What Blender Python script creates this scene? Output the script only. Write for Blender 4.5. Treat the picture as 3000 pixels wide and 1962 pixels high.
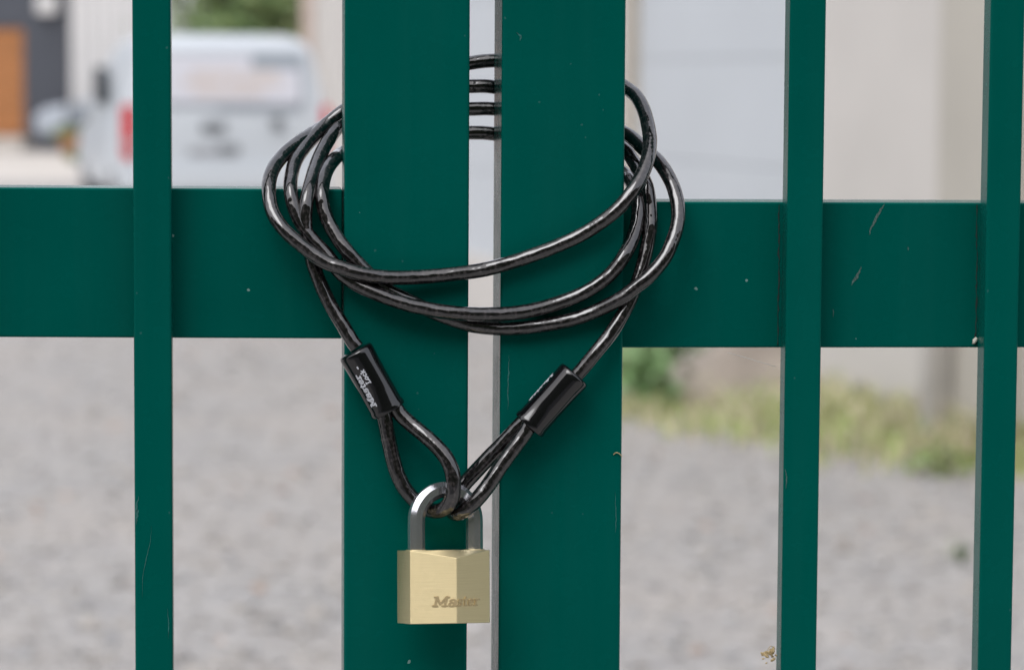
import bpy, bmesh, math, random
import numpy as np
from mathutils import Vector, Matrix
random.seed(7); rng = np.random.default_rng(7)
S = bpy.context.scene
for o in list(bpy.data.objects): bpy.data.objects.remove(o)
C = S.collection

# ------------------------------------------------------------------ camera
PXW, PXH, FPX = 3000.0, 1962.0, 8700.0
YAW, PITCH, ROLL = math.radians(4.55), math.radians(4.90), math.radians(0.35)
EYE, DIST = 1.40, 1.74
CAM = Vector((0.0, -DIST, EYE))
fw = Vector((math.sin(YAW)*math.cos(PITCH), math.cos(YAW)*math.cos(PITCH), -math.sin(PITCH)))
rt0 = Vector((math.cos(YAW), -math.sin(YAW), 0)); up0 = rt0.cross(fw)
rt = rt0*math.cos(ROLL) + up0*math.sin(ROLL); up = up0*math.cos(ROLL) - rt0*math.sin(ROLL)
cd = bpy.data.cameras.new('camera'); cam = bpy.data.objects.new('camera', cd); C.objects.link(cam)
M3 = Matrix((rt, up, -fw)).transposed()
cam.matrix_world = Matrix.Translation(CAM) @ M3.to_4x4()
cd.sensor_width = 36; cd.lens = 36*FPX/PXW; cd.clip_start = 0.05; cd.clip_end = 1000
cd.dof.use_dof = True; cd.dof.focus_distance = 1.735; cd.dof.aperture_fstop = 7.6; cd.dof.aperture_blades = 9
S.camera = cam
# ------------------------------------------------------------------ sky, sun, exposure
SUN_EL, SUN_AZ = math.radians(53), math.radians(212)      # azimuth clockwise from +Y: behind the camera, a little left
SKY_GAIN = 5.6
w = bpy.data.worlds.new('World'); S.world = w; w.use_nodes = True
nt = w.node_tree; bg = nt.nodes['Background']
sky = nt.nodes.new('ShaderNodeTexSky'); sky.sky_type = 'NISHITA'; sky.sun_disc = False
sky.sun_elevation = SUN_EL; sky.sun_rotation = SUN_AZ; sky.air_density = 1.0; sky.dust_density = 6.0; sky.ozone_density = 1.0
hs = nt.nodes.new('ShaderNodeHueSaturation'); hs.inputs['Saturation'].default_value = 0.6
ga = nt.nodes.new('ShaderNodeGamma'); ga.inputs['Gamma'].default_value = 0.35       # evens the sky out: thin overcast
mu = nt.nodes.new('ShaderNodeMix'); mu.data_type = 'RGBA'; mu.blend_type = 'MULTIPLY'; mu.inputs[0].default_value = 1.0; mu.inputs[7].default_value = (SKY_GAIN*1.0, SKY_GAIN*0.99, SKY_GAIN*1.025, 1)
nt.links.new(sky.outputs[0], hs.inputs['Color']); nt.links.new(hs.outputs[0], ga.inputs[0]); nt.links.new(ga.outputs[0], mu.inputs[6]); nt.links.new(mu.outputs[2], bg.inputs[0]); bg.inputs[1].default_value = 0.15
sd = bpy.data.lights.new('sun', 'SUN'); sd.energy = 1.1; sd.angle = math.radians(32); sd.color = (0.97, 0.98, 1.0)
sun = bpy.data.objects.new('sun', sd); C.objects.link(sun)
sv = Vector((math.sin(SUN_AZ)*math.cos(SUN_EL), math.cos(SUN_AZ)*math.cos(SUN_EL), math.sin(SUN_EL)))
sun.rotation_euler = sv.to_track_quat('Z', 'Y').to_euler()
S.view_settings.view_transform = 'Standard'; S.view_settings.look = 'None'
S.view_settings.exposure = -0.10; S.view_settings.gamma = 1
S.render.engine = 'CYCLES'

# ------------------------------------------------------------------ helpers
def at(x, y, Y):                       # photo pixel -> point on the upright plane at distance Y behind the gate front
    d = fw + rt*((x-PXW/2)/FPX) - up*((y-PXH/2)/FPX)
    return CAM + d*((Y-CAM.y)/d.y)
fh = Vector((math.sin(YAW), math.cos(YAW), 0))
def G(lat, dep, h=0.0):                # metres right of / ahead of the camera, height
    p = CAM + rt0*lat + fh*dep; return Vector((p.x, p.y, h))
def lat_of(px, dep): return (px-1500)/FPX*dep
def obj(name, me, mat=None, parent=None):
    if isinstance(me, bmesh.types.BMesh):
        m = bpy.data.meshes.new(name); me.to_mesh(m); me.free(); me = m
    o = bpy.data.objects.new(name, me); C.objects.link(o)
    if mat is not None and len(me.materials) == 0: me.materials.append(mat)
    if parent is not None: o.parent = parent
    return o
def tag(o, label, cat, group=None):
    o['label'] = label; o['category'] = cat
    if group: o['group'] = group
    return o
def thing(name, label, cat, loc=(0, 0, 0), rz=0, group=None):
    o = bpy.data.objects.new(name, None); C.objects.link(o); o.location = loc; o.rotation_euler = (0, 0, rz)
    o.empty_display_size = 0.1
    return tag(o, label, cat, group)
def structure(o): o['kind'] = 'structure'; return o
def stuff(o): o['kind'] = 'stuff'; return o
def smooth(o, angle=40):
    for p in o.data.polygons: p.use_smooth = True
    try: o.data.set_sharp_from_angle(angle=math.radians(angle))
    except Exception: pass
    return o
def even(o):                              # keep large faces flat, shade only the rounded edges
    m = o.modifiers.new('weighted_normals', 'WEIGHTED_NORMAL'); m.mode = 'FACE_AREA'; m.weight = 100; m.keep_sharp = True
    return o
def box(bm, x0, x1, y0, y1, z0, z1):
    v = [bm.verts.new(p) for p in ((x0,y0,z0),(x1,y0,z0),(x1,y1,z0),(x0,y1,z0),(x0,y0,z1),(x1,y0,z1),(x1,y1,z1),(x0,y1,z1))]
    for f in ((0,3,2,1),(4,5,6,7),(0,1,5,4),(1,2,6,5),(2,3,7,6),(3,0,4,7)): bm.faces.new([v[i] for i in f])
    return v
def boxo(name, mat, parent, x0, x1, y0, y1, z0, z1, bev=0, seg=2):
    bm = bmesh.new(); box(bm, x0, x1, y0, y1, z0, z1)
    if bev: bmesh.ops.bevel(bm, geom=list(bm.edges), offset=bev, segments=seg, profile=0.5, affect='EDGES')
    o = obj(name, bm, mat, parent)
    if bev: even(smooth(o, 50))
    return o
def pydata(name, vs, fs, mat=None, parent=None):
    m = bpy.data.meshes.new(name); m.from_pydata([tuple(v) for v in vs], [], fs); m.update()
    return obj(name, m, mat, parent)
def lathe(bm, prof, n=32, axis='Z', cap=True):
    rings = []
    for r, z in prof:
        ring = []
        for i in range(n):
            a = 2*math.pi*i/n; c, s = r*math.cos(a), r*math.sin(a)
            ring.append(bm.verts.new({'Z': (c, s, z), 'X': (z, c, s), 'Y': (c, z, s)}[axis]))
        rings.append(ring)
    for a, b in zip(rings, rings[1:]):
        for i in range(n): bm.faces.new((a[i], a[(i+1) % n], b[(i+1) % n], b[i]))
    if cap:
        bm.faces.new(rings[0][::-1]); bm.faces.new(rings[-1])
def catmull(P, n=14):
    P = [Vector(p) for p in P]; P = [P[0]*2-P[1]] + P + [P[-1]*2-P[-2]]; out = []
    for i in range(1, len(P)-2):
        a, b, c, d = P[i-1:i+3]
        ta, tb, tc = (b-a).length**.5, (c-b).length**.5, (d-c).length**.5
        m1 = ((b-a)/ta-(c-a)/(ta+tb)+(c-b)/tb)*tb; m2 = ((c-b)/tb-(d-b)/(tb+tc)+(d-c)/tc)*tb
        for k in range(n):
            t = k/n; t2, t3 = t*t, t*t*t
            out.append(b*(2*t3-3*t2+1)+m1*(t3-2*t2+t)+c*(-2*t3+3*t2)+m2*(t3-t2))
    out.append(P[-2].copy()); return out
def tube(name, path, rad, mat, parent=None, sides=20, cap=True, twist=0.0, squash=None):
    n = len(path); rads = rad if hasattr(rad, '__len__') else [rad]*n
    tans = [(path[min(i+1, n-1)]-path[max(i-1, 0)]).normalized() for i in range(n)]
    nv = Vector((0, -1, 0)); nv = (nv-tans[0]*nv.dot(tans[0])).normalized()
    vs, fs, uv = [], [], []; L = 0
    for i in range(n):
        if i:
            L += (path[i]-path[i-1]).length
            nv = tans[i-1].rotation_difference(tans[i]) @ nv; nv = (nv-tans[i]*nv.dot(tans[i])).normalized()
        b = tans[i].cross(nv)
        for k in range(sides):
            a = 2*math.pi*k/sides; vs.append(path[i]+(nv*math.cos(a)+b*math.sin(a))*rads[i])
        uv.append(L)
    uvs = []
    for i in range(n-1):
        for k in range(sides):
            k2 = (k+1) % sides
            fs.append((i*sides+k, i*sides+k2, (i+1)*sides+k2, (i+1)*sides+k))
            uvs += [(uv[i], k/sides), (uv[i], (k+1)/sides), (uv[i+1], (k+1)/sides), (uv[i+1], k/sides)]
    if cap:
        fs.append(tuple(range(sides))[::-1]); uvs += [(0, 0)]*sides
        fs.append(tuple((n-1)*sides+k for k in range(sides))); uvs += [(0, 0)]*sides
    o = pydata(name, vs, fs, mat, parent)
    l = o.data.uv_layers.new(name='UVMap'); l.data.foreach_set('uv', np.array(uvs, dtype=np.float32).ravel())
    for p in o.data.polygons: p.use_smooth = True
    return o

# ------------------------------------------------------------------ materials
class NB:
    def __init__(s, name):
        s.m = bpy.data.materials.new(name); s.m.use_nodes = True; s.t = s.m.node_tree; s.b = s.t.nodes['Principled BSDF']
    def n(s, kind, **kw):
        nd = s.t.nodes.new('ShaderNode'+kind)
        for k, v in kw.items():
            if k.startswith('i_'): nd.inputs[k[2:].replace('_', ' ')].default_value = v
            else: setattr(nd, k, v)
        return nd
    def l(s, a, b): s.t.links.new(a, b)
    def set(s, **kw):
        for k, v in kw.items():
            s.b.inputs[k.replace('_', ' ')].default_value = (*v, 1) if isinstance(v, tuple) and len(v) == 3 else v
        return s
    def coords(s, kind='Object', scale=(1, 1, 1)):
        c = s.n('TexCoord'); m = s.n('Mapping'); s.l(c.outputs[kind], m.inputs['Vector']); m.inputs['Scale'].default_value = scale
        return m.outputs[0]
    def noise(s, vec, scale, detail=4, rough=0.55):
        t = s.n('TexNoise'); s.l(vec, t.inputs['Vector']); t.inputs['Scale'].default_value = scale
        t.inputs['Detail'].default_value = detail; t.inputs['Roughness'].default_value = rough; return t.outputs['Fac']
    def ramp(s, fac, *stops):
        r = s.n('ValToRGB'); s.l(fac, r.inputs[0]); e = r.color_ramp.elements
        while len(e) < len(stops): e.new(0.5)
        for el, (p, c) in zip(e, stops): el.position = p; el.color = (*c, 1) if not isinstance(c, float) else (c, c, c, 1)
        return r.outputs[0]
    def mix(s, fac, a, b):
        m = s.n('Mix', data_type='RGBA')
        for v, i in ((fac, 0), (a, 6), (b, 7)):
            if hasattr(v, 'links'): s.l(v, m.inputs[i])
            else: m.inputs[i].default_value = (*v, 1) if isinstance(v, tuple) else v
        return m.outputs[2]
    def math(s, op, a, b=0.0):
        m = s.n('Math', operation=op)
        for v, i in ((a, 0), (b, 1)):
            if hasattr(v, 'links'): s.l(v, m.inputs[i])
            else: m.inputs[i].default_value = v
        return m.outputs[0]
    def bump(s, h, strength, dist, out='Normal'):
        b = s.n('Bump'); s.l(h, b.inputs['Height']); b.inputs['Strength'].default_value = strength; b.inputs['Distance'].default_value = dist
        s.l(b.outputs[0], s.b.inputs[out]); return b.outputs[0]
def simple(name, col, rough=0.6, var=0.12, scale=3.0, metallic=0.0, bump=0.0, stretch=(1, 1, 1), bscale=None):
    k = NB(name); v = k.coords('Object', stretch); f = k.noise(v, scale, 5)
    a = tuple(c*(1-var) for c in col); b = tuple(min(1, c*(1+var)) for c in col)
    k.l(k.ramp(f, (0.3, a), (0.7, b)), k.b.inputs['Base Color']); k.set(Roughness=rough, Metallic=metallic)
    if bump: k.bump(k.noise(v, bscale or scale*6, 4), bump, 0.01)
    return k.m

def mk_paint():
    k = NB('green_gate_paint'); v = k.coords('Object')
    loc = k.n('ObjectInfo').outputs['Location']; off = k.n('VectorMath', operation='ADD'); k.l(v, off.inputs[0])
    sx = k.n('SeparateXYZ'); k.l(loc, sx.inputs[0]); cb = k.n('CombineXYZ'); k.l(k.math('MULTIPLY', sx.outputs[0], 3.7), cb.inputs[0]); k.l(k.math('MULTIPLY', sx.outputs[0], 11.3), cb.inputs[2]); k.l(cb.outputs[0], off.inputs[1]); v = off.outputs[0]
    big = k.noise(v, 9, 4); base = k.ramp(big, (0.25, (0.0, 0.086, 0.068)), (0.75, (0.0, 0.101, 0.080)))
    def specks(scale, size, keep):
        t = k.n('TexVoronoi', feature='F1'); k.l(v, t.inputs['Vector']); t.inputs['Scale'].default_value = scale
        warp = k.noise(v, scale*14, 2)
        d = k.math('ADD', t.outputs['Distance'], k.math('MULTIPLY', k.math('SUBTRACT', warp, 0.5), size*1.6))
        sp = k.n('SeparateColor'); k.l(t.outputs['Color'], sp.inputs[0])
        lim = k.math('MULTIPLY', sp.outputs[1], size)
        return k.math('MULTIPLY', k.math('LESS_THAN', d, lim), k.math('GREATER_THAN', sp.outputs[0], keep))
    smp = k.n('Mapping'); k.l(v, smp.inputs[0]); smp.inputs['Scale'].default_value = (55, 55, 2.5)
    base = k.mix(k.ramp(k.noise(smp.outputs[0], 1.0, 4, 0.6), (0.45, 0.0), (0.75, 0.30)), base, (0.006, 0.105, 0.086))
    m1 = specks(42, 0.050, 0.42); m2 = specks(110, 0.085, 0.55); m3 = specks(24, 0.03, 0.86)
    c = k.mix(k.math('MULTIPLY', m2, 0.35), base, (0.07, 0.17, 0.16)); c = k.mix(k.math('MULTIPLY', m1, 0.8), c, (0.24, 0.36, 0.34))
    c = k.mix(k.math('MULTIPLY', m3, 0.55), c, (0.09, 0.05, 0.04))
    fine = k.noise(k.coords('Object', (600, 600, 40)), 1.0, 3)
    k.l(c, k.b.inputs['Base Color'])
    r = k.ramp(k.noise(v, 60, 5), (0.3, 0.22), (0.7, 0.30)); k.l(r, k.b.inputs['Roughness'])
    k.set(Specular_IOR_Level=0.15, Specular_Tint=(0.05, 0.75, 0.68)); k.bump(k.math('ADD', k.math('MULTIPLY', fine, 0.35), k.noise(v, 220, 3)), 0.035, 0.0006)
    return k.m
def mk_cable():
    k = NB('black_vinyl_over_braid'); c = k.n('TexCoord'); sep = k.n('SeparateXYZ'); k.l(c.outputs['UV'], sep.inputs[0]); u, v = sep.outputs[0], sep.outputs[1]
    def helix(sgn, turns, pitch):
        ph = k.math('ADD', k.math('MULTIPLY', u, sgn*2*math.pi/pitch), k.math('MULTIPLY', v, 2*math.pi*turns)); return k.math('SINE', ph)
    br = k.math('MULTIPLY', helix(1, 6, 0.0062), helix(-1, 6, 0.0062))
    vec = k.n('CombineXYZ'); k.l(k.math('MULTIPLY', u, 1), vec.inputs[0])
    k.l(k.math('MULTIPLY', k.math('SINE', k.math('MULTIPLY', v, 6.2832)), 0.0045), vec.inputs[1]); k.l(k.math('MULTIPLY', k.math('COSINE', k.math('MULTIPLY', v, 6.2832)), 0.0045), vec.inputs[2])
    mp = k.n('Mapping'); k.l(vec.outputs[0], mp.inputs[0]); mp.inputs['Scale'].default_value = (0.5, 1, 1)
    n1 = k.noise(mp.outputs[0], 480, 1); n2 = k.noise(mp.outputs[0], 260, 0.5)
    fl = k.math('MULTIPLY', k.math('ADD', k.math('MULTIPLY', br, 0.5), 0.5), k.ramp(n1, (0.42, 0.0), (0.62, 1.0)))
    k.l(k.mix(fl, (0.003, 0.0026, 0.003), (0.050, 0.043, 0.044)), k.b.inputs['Base Color'])
    k.set(Roughness=0.45, Specular_IOR_Level=0.05, Coat_Weight=1.0, Coat_Roughness=0.03, Coat_IOR=1.85)
    hgt = k.math('ADD', k.math('MULTIPLY', br, 0.015), k.math('ADD', k.math('MULTIPLY', n1, 0.10), k.math('MULTIPLY', n2, 0.85)))
    k.bump(hgt, 0.55, 0.0010, 'Coat Normal'); k.bump(k.math('ADD', k.math('MULTIPLY', br, .4), n1), 0.3, 0.0005, 'Normal')
    return k.m
def mk_sleeve():
    k = NB('black_sleeve_plastic'); v = k.coords('Object', (1, 1, 0.12)); k.set(Base_Color=(0.004, 0.004, 0.005), Roughness=0.11, Specular_IOR_Level=0.8)
    k.bump(k.noise(v, 130, 2), 0.35, 0.0016); return k.m
def mk_brass():
    k = NB('brushed_brass'); f = k.noise(k.coords('Object', (25, 25, 2000)), 1.6, 5, 0.65); g = k.noise(k.coords('Object', (60, 60, 2600)), 1.2, 3)
    k.l(k.ramp(f, (0.3, (0.785, 0.66, 0.385)), (0.7, (0.845, 0.72, 0.435))), k.b.inputs['Base Color']); k.set(Metallic=0.94, Anisotropic=0.8, Anisotropic_Rotation=0.25); tn = k.n('Tangent', direction_type='RADIAL', axis='Z'); k.l(tn.outputs[0], k.b.inputs['Tangent'])
    k.l(k.ramp(g, (0.3, 0.46), (0.7, 0.56)), k.b.inputs['Roughness']); k.bump(k.math('ADD', f, g), 0.10, 0.0006); return k.m
def mk_chrome():
    k = NB('chromed_shackle_steel'); v = k.coords('Object'); k.set(Base_Color=(0.70, 0.71, 0.75), Metallic=0.9)
    k.l(k.ramp(k.noise(v, 900, 4), (0.35, 0.10), (0.75, 0.22)), k.b.inputs['Roughness']); k.bump(k.noise(v, 1500, 3), 0.10, 0.0004); return k.m
def mk_gravel():
    k = NB('gravel'); v = k.coords('Object')
    t = k.n('TexVoronoi'); k.l(v, t.inputs['Vector']); t.inputs['Scale'].default_value = 22
    bw = k.n('RGBToBW'); k.l(t.outputs['Color'], bw.inputs[0])
    big = k.noise(v, 0.9, 5, 0.6); mid = k.noise(v, 5, 4, 0.6)
    c = k.ramp(bw.outputs[0], (0.15, (0.29, 0.280, 0.267)), (0.5, (0.355, 0.342, 0.325)), (0.85, (0.425, 0.410, 0.39)))
    c = k.mix(k.ramp(big, (0.42, 0.0), (0.66, 0.45)), c, (0.43, 0.385, 0.34)); c = k.mix(k.ramp(mid, (0.45, 0.0), (0.7, 0.40)), c, (0.31, 0.305, 0.31))
    k.l(c, k.b.inputs['Base Color']); k.set(Roughness=0.9); k.bump(t.outputs['Distance'], 0.8, 0.03); return k.m
def mk_vcol(name, rough=0.8, trans=0.0):
    k = NB(name); a = k.n('VertexColor', layer_name='Col'); k.l(a.outputs[0], k.b.inputs['Base Color']); k.set(Roughness=rough)
    if trans: k.b.inputs['Subsurface Weight'].default_value = 0
    return k.m
MT = dict(paint=mk_paint(), cable=mk_cable(), sleeve=mk_sleeve(), brass=mk_brass(), chrome=mk_chrome(), gravel=mk_gravel(),
    stone=mk_vcol('gravel_stone', 0.85), leaf=mk_vcol('foliage', 0.6), white_ink=simple('white_ink', (0.58, 0.60, 0.65), 0.5, 0.05, 400),
    letter=simple('brass_lettering', (0.62, 0.49, 0.28), 0.55, 0.05, 300, 0.9),
    asphalt=simple('asphalt', (0.13, 0.13, 0.13), 0.9, 0.3, 6, bump=0.5, bscale=120), lane=simple('pale_concrete', (0.56, 0.52, 0.47), 0.9, 0.1, 0.8),
    cream=simple('cream_render', (0.585, 0.56, 0.525), 0.9, 0.05, 1.2, bump=0.2, bscale=60), beige=simple('beige_render', (0.47, 0.445, 0.39), 0.9, 0.06, 1.5, bump=0.2, bscale=60),
    shade_pink=simple('pinkish_shade_render', (0.52, 0.42, 0.36), 0.9, 0.06, 1.5), door_white=simple('white_door_enamel', (0.535, 0.57, 0.60), 0.45, 0.03, 1.0),
    frame=simple('door_frame', (0.50, 0.45, 0.38), 0.7, 0.05, 3), dark_wall=simple('anthracite_cladding', (0.066, 0.073, 0.09), 0.7, 0.08, 0.7),
    wood=simple('orange_wood', (0.40, 0.165, 0.055), 0.6, 0.2, 2.0, stretch=(0.3, 1, 5)), white_sheet=simple('white_steel_sheet', (0.62, 0.61, 0.60), 0.5, 0.04, 0.8),
    van=simple('white_van_paint', (0.565, 0.605, 0.635), 0.3, 0.02, 1.0), glass=simple('tinted_glass', (0.33, 0.37, 0.41), 0.12, 0.05, 1.0), dark_glass=simple('dark_glass', (0.03, 0.04, 0.045), 0.08, 0.05, 1.0),
    film=simple('white_window_film', (0.64, 0.645, 0.69), 0.5, 0.03, 2.0), orange_ink=simple('faded_orange_ink', (0.62, 0.55, 0.51), 0.6, 0.05, 4), red=simple('red_lamp_lens', (0.62, 0.008, 0.015), 0.2, 0.08, 6), lamp_clear=simple('pale_lamp_lens', (0.55, 0.30, 0.30), 0.2, 0.05, 6),
    rubber=simple('tyre_rubber', (0.02, 0.02, 0.02), 0.85, 0.1, 8), grey_plastic=simple('grey_plastic', (0.20, 0.215, 0.23), 0.6, 0.08, 6), rim=simple('wheel_alloy', (0.45, 0.46, 0.48), 0.35, 0.05, 4, 0.8), silver=simple('silver_blue_car_paint', (0.36, 0.40, 0.45), 0.3, 0.03, 2),
    bark=simple('bark', (0.10, 0.075, 0.055), 0.9, 0.3, 6, bump=0.6), soil=simple('soil', (0.30, 0.26, 0.22), 0.95, 0.2, 5, bump=0.6), concrete=simple('weathered_concrete', (0.42, 0.40, 0.37), 0.9, 0.15, 6, bump=0.4),
    bank=simple('added_bank_dark', (0.045, 0.055, 0.03), 0.95, 0.4, 1.2, bump=0.8), terracotta=simple('terracotta', (0.42, 0.20, 0.11), 0.8, 0.1, 6), scuff=simple('pale_scuff', (0.02, 0.135, 0.12), 0.7, 0.5, 700), smear=simple('grey_dried_smear', (0.075, 0.135, 0.12), 0.8, 0.5, 900), straw=simple('dry_straw', (0.50, 0.38, 0.20), 0.8, 0.3, 500), silk=simple('spider_silk', (0.55, 0.55, 0.53), 0.6, 0.05, 50), rust=simple('brown_grime', (0.016, 0.030, 0.026), 0.9, 0.5, 900),
    cocoon=simple('pale_cocoon', (0.62, 0.60, 0.52), 0.8, 0.2, 600), roof=simple('roof_tile', (0.28, 0.12, 0.08), 0.8, 0.15, 4), plate=simple('number_plate', (0.33, 0.34, 0.36), 0.4, 0.1, 12))

# ------------------------------------------------------------------ ground
bm = bmesh.new(); bmesh.ops.create_grid(bm, x_segments=2, y_segments=2, size=400)
structure(obj('ground', bm, MT['gravel']))
rd = pydata('added_road', [G(-120, -7.4, .004), G(120, -7.4, .004), G(120, -1.2, .004), G(-120, -1.2, .004)], [(0, 1, 2, 3)], MT['asphalt']); structure(rd)  # out of view, added as something dark for glossy parts to reflect
# dark bank added beyond the road, behind the camera, for glossy parts to mirror
bk = pydata('added_dark_bank', [G(-60, -8, -.2), G(60, -8, -.2), G(60, -10.5, 9.5), G(-60, -10.5, 9.5), G(60, -20, 12), G(-60, -20, 12)], [(0, 1, 2, 3), (3, 2, 4, 5)], MT['bank']); structure(bk)
ln = pydata('lane', [G(-34, 40, .004), G(-2.6, 40, .004), G(-3.2, 55, .004), G(-34, 55, .004)], [(0, 1, 2, 3)], MT['lane']); structure(ln)

# loose stones on the gravel, as far as they read
def stones():
    N = 9000; ico = bmesh.new(); bmesh.ops.create_icosphere(ico, subdivisions=1, radius=1); iv = np.array([v.co[:] for v in ico.verts]); fi = [[v.index for v in f.verts] for f in ico.faces]; ico.free()
    fi = np.array(fi); V, F, Cc = [], [], []
    r0, f0 = np.array(rt0), np.array(fh); c0 = np.array(CAM)
    dep = 5.2*np.exp(rng.random(N)*math.log(24/5.2)); lat = (rng.random(N)-.5)*dep*0.55
    for i in range(N):
        s = 0.008+0.022*rng.random()**2.2; sc = s*np.array([1, .6+.5*rng.random(), .45+.3*rng.random()])
        a = rng.random()*6.28; R = np.array([[math.cos(a), -math.sin(a), 0], [math.sin(a), math.cos(a), 0], [0, 0, 1]])
        p = c0+r0*lat[i]+f0*dep[i]; p[2] = sc[2]*.3
        V.append((iv*sc*(1+.25*(rng.random((len(iv), 1))-.5))) @ R.T + p); F.append(fi+i*len(iv))
        g = 0.25+0.19*rng.random(); t = rng.random(); col = np.array([g*(1+.10*t), g*(1+.02*t), g*(1-.08*t), 1]); 
        if rng.random() < .04: col[:3] *= (1.12, .92, .82)
        Cc.append(np.repeat(col[None], len(iv), 0))
    V = np.concatenate(V); F = np.concatenate(F); m = bpy.data.meshes.new('gravel_stones'); m.from_pydata(V.tolist(), [], F.tolist())
    ca = m.color_attributes.new('Col', 'FLOAT_COLOR', 'POINT'); ca.data.foreach_set('color', np.concatenate(Cc).astype(np.float32).ravel())
    return m
o = stuff(obj('gravel_stones', stones(), MT['stone'])); o['label'] = 'loose grey and white stones lying over the gravel yard'; o['category'] = 'gravel'

# ------------------------------------------------------------------ building along the yard on the right
def frame_obj(name, label, cat, lat, dep, ang):          # local x along the front, y into the building
    return thing(name, label, cat, G(lat, dep, 0), -YAW+ang)
A_ang = math.atan2(-.957, .29)
A0 = (5.2-.303*20, 20.0)
bA = frame_obj('garage_building', 'long cream rendered building with pale garage doors behind the right gate leaf', 'building', *A0, A_ang)
def s_of(dep): return (20-dep)*1.045
H_A = 4.2; d2, d1 = (0.6, 3.4), (s_of(15.25), s_of(12.9))
bm = bmesh.new()
box(bm, -1.6, d2[0], 0, 6, 0, H_A); box(bm, d2[0], d2[1], 0, 6, 2.9, H_A); box(bm, d2[0], d2[1], 0, 6, 0, 0.34); box(bm, d2[1], d1[0], 0, 6, 0, H_A)
box(bm, d1[0], d1[1], 0, 6, 2.5, H_A); box(bm, d1[1], 13, 0, 6, 0, H_A)
obj('wall', bm, MT['cream'], bA)
for (a, b), z0, z1 in ((d2, 0.34, 2.9), (d1, 0.02, 2.5)):
    dr = boxo('garage_door', MT['frame'], bA, a+.002, b-.002, 0.10, 0.16, z0, z1)
    n = round((z1-z0)/.49)
    for i in range(n):
        za, zb = z0+(z1-z0)*i/n, z0+(z1-z0)*(i+1)/n
        boxo('door_panel', MT['door_white'], dr, a+.035, b-.035, 0.05, 0.099, za+.0015, zb-.0015, .003, 2)
    for x in (a+.002, b-.032): boxo('door_jamb', MT['frame'], bA, x, x+.03, -0.01, 0.06, z0, z1)
boxo('pilaster', MT['beige'], bA, s_of(11.52), s_of(10.9), -0.07, -0.002, 0, H_A)
boxo('plinth', MT['cream'], bA, d1[1]+.05, s_of(11.6), -0.035, -0.002, 0, 0.40, .01)
boxo('roof', MT['roof'], bA, -1.9, 13.3, -0.35, 6.3, H_A+.002, H_A+.16)
st = boxo('stub_post', MT['concrete'], None, -.045, .045, -.05, .05, 0, .62, .015); st.location = G(lat_of(2748, 11.35), 11.35, 0); st.rotation_euler = (0, 0, -YAW+A_ang)
tag(st, 'short grey concrete stub post in the weeds by the cream wall', 'post')
# soil heap
bm = bmesh.new(); bmesh.ops.create_grid(bm, x_segments=24, y_segments=24, size=1)
for v in bm.verts:
    r = v.co.length; v.co.z = max(-.05, .34*math.exp(-2.6*r*r)+.04*math.sin(9*v.co.x+2)*math.cos(7*v.co.y)-.03); v.co.x *= .75; v.co.y *= .6
hp = obj('soil_heap', bm, MT['soil']); smooth(hp, 80); hp.location = G(lat_of(2215, 13.0), 13.0, 0)
tag(hp, 'low brown heap of soil in front of the pale garage door', 'soil heap')

# ------------------------------------------------------------------ far buildings on the left
bD = frame_obj('dark_building', 'dark anthracite building with an orange wooden door at far left', 'building', lat_of(205, 58), 58, math.radians(0))
bm = bmesh.new(); dl, dr_ = -3.7, -0.90
box(bm, -9, dl, 0, 8, 0, 6.5); box(bm, dl, dr_, 0, 8, 2.36, 6.5); box(bm, dr_, 0, 0, 8, 0, 6.5); box(bm, dl, dr_, 0, 8, 0, .24)
obj('wall', bm, MT['dark_wall'], bD)
wd = boxo('wooden_door', MT['frame'], bD, dl, dr_, .12, .2, .24, 2.36)
for i in range(13):
    z = .26+i*.160; boxo('plank', MT['wood'], wd, dl+.01, dr_-.01, .06, .119, z, z+.152, .01)
boxo('door_step', MT['lane'], bD, dl-.2, dr_+.15, -1.2, -.002, 0, .24)
lb = boxo('wall_lamp', MT['white_sheet'], bD, -.62, -.22, -.22, -.002, 2.62, 2.98, .03); lb['label'] = 'pale square lamp housing'
bW = frame_obj('corrugated_shed', 'white shed clad in vertical steel sheets left of the van', 'shed', lat_of(207, 57.5), 57.5, 0)
boxo('wall', MT['white_sheet'], bW, 0, 1.98, .05, 7, 0, 6)
for i in range(9): boxo('panel', MT['white_sheet'], bW, .01+i*.22, .01+i*.22+.205, -.005, .049, 0, 6, .015)
boxo('roof', MT['dark_wall'], bW, -.1, 2.1, -.15, 7.2, 6.002, 6.15)
bC = frame_obj('cream_house', 'cream rendered house corner right behind the van', 'house', lat_of(900, 32), 32, 0)
bm = bmesh.new(); box(bm, 0.06, .27, 0, 6, 0, 5); box(bm, .27, 1.25, .0, 6, 2.22, 5); box(bm, 1.25, 3.2, 0, 6, 0, 5); obj('wall', bm, MT['cream'], bC)
boxo('shaded_corner_strip', MT['shade_pink'], bC, -.07, .058, -.03, .4, 0, 5)  # pinkish colour stands in for the shaded side of the house
boxo('door', MT['beige'], bC, .275, 1.245, .2, .26, 0, 2.215)
boxo('roof', MT['roof'], bC, -.3, 3.4, -.35, 6.2, 5.002, 5.2)
bH = frame_obj('far_house', 'pale far house glimpsed through the trees behind the van', 'house', lat_of(380, 90), 90, 0)
bm = bmesh.new(); box(bm, 0, 8.5, 0, 7, 0, 4.2); obj('wall', bm, MT['lane'], bH)
bm = bmesh.new(); v = [bm.verts.new(p) for p in ((-.4, -.4, 4.2), (8.9, -.4, 4.2), (8.9, 7.4, 4.2), (-.4, 7.4, 4.2), (-.4, 3.5, 6.6), (8.9, 3.5, 6.6))]
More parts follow.
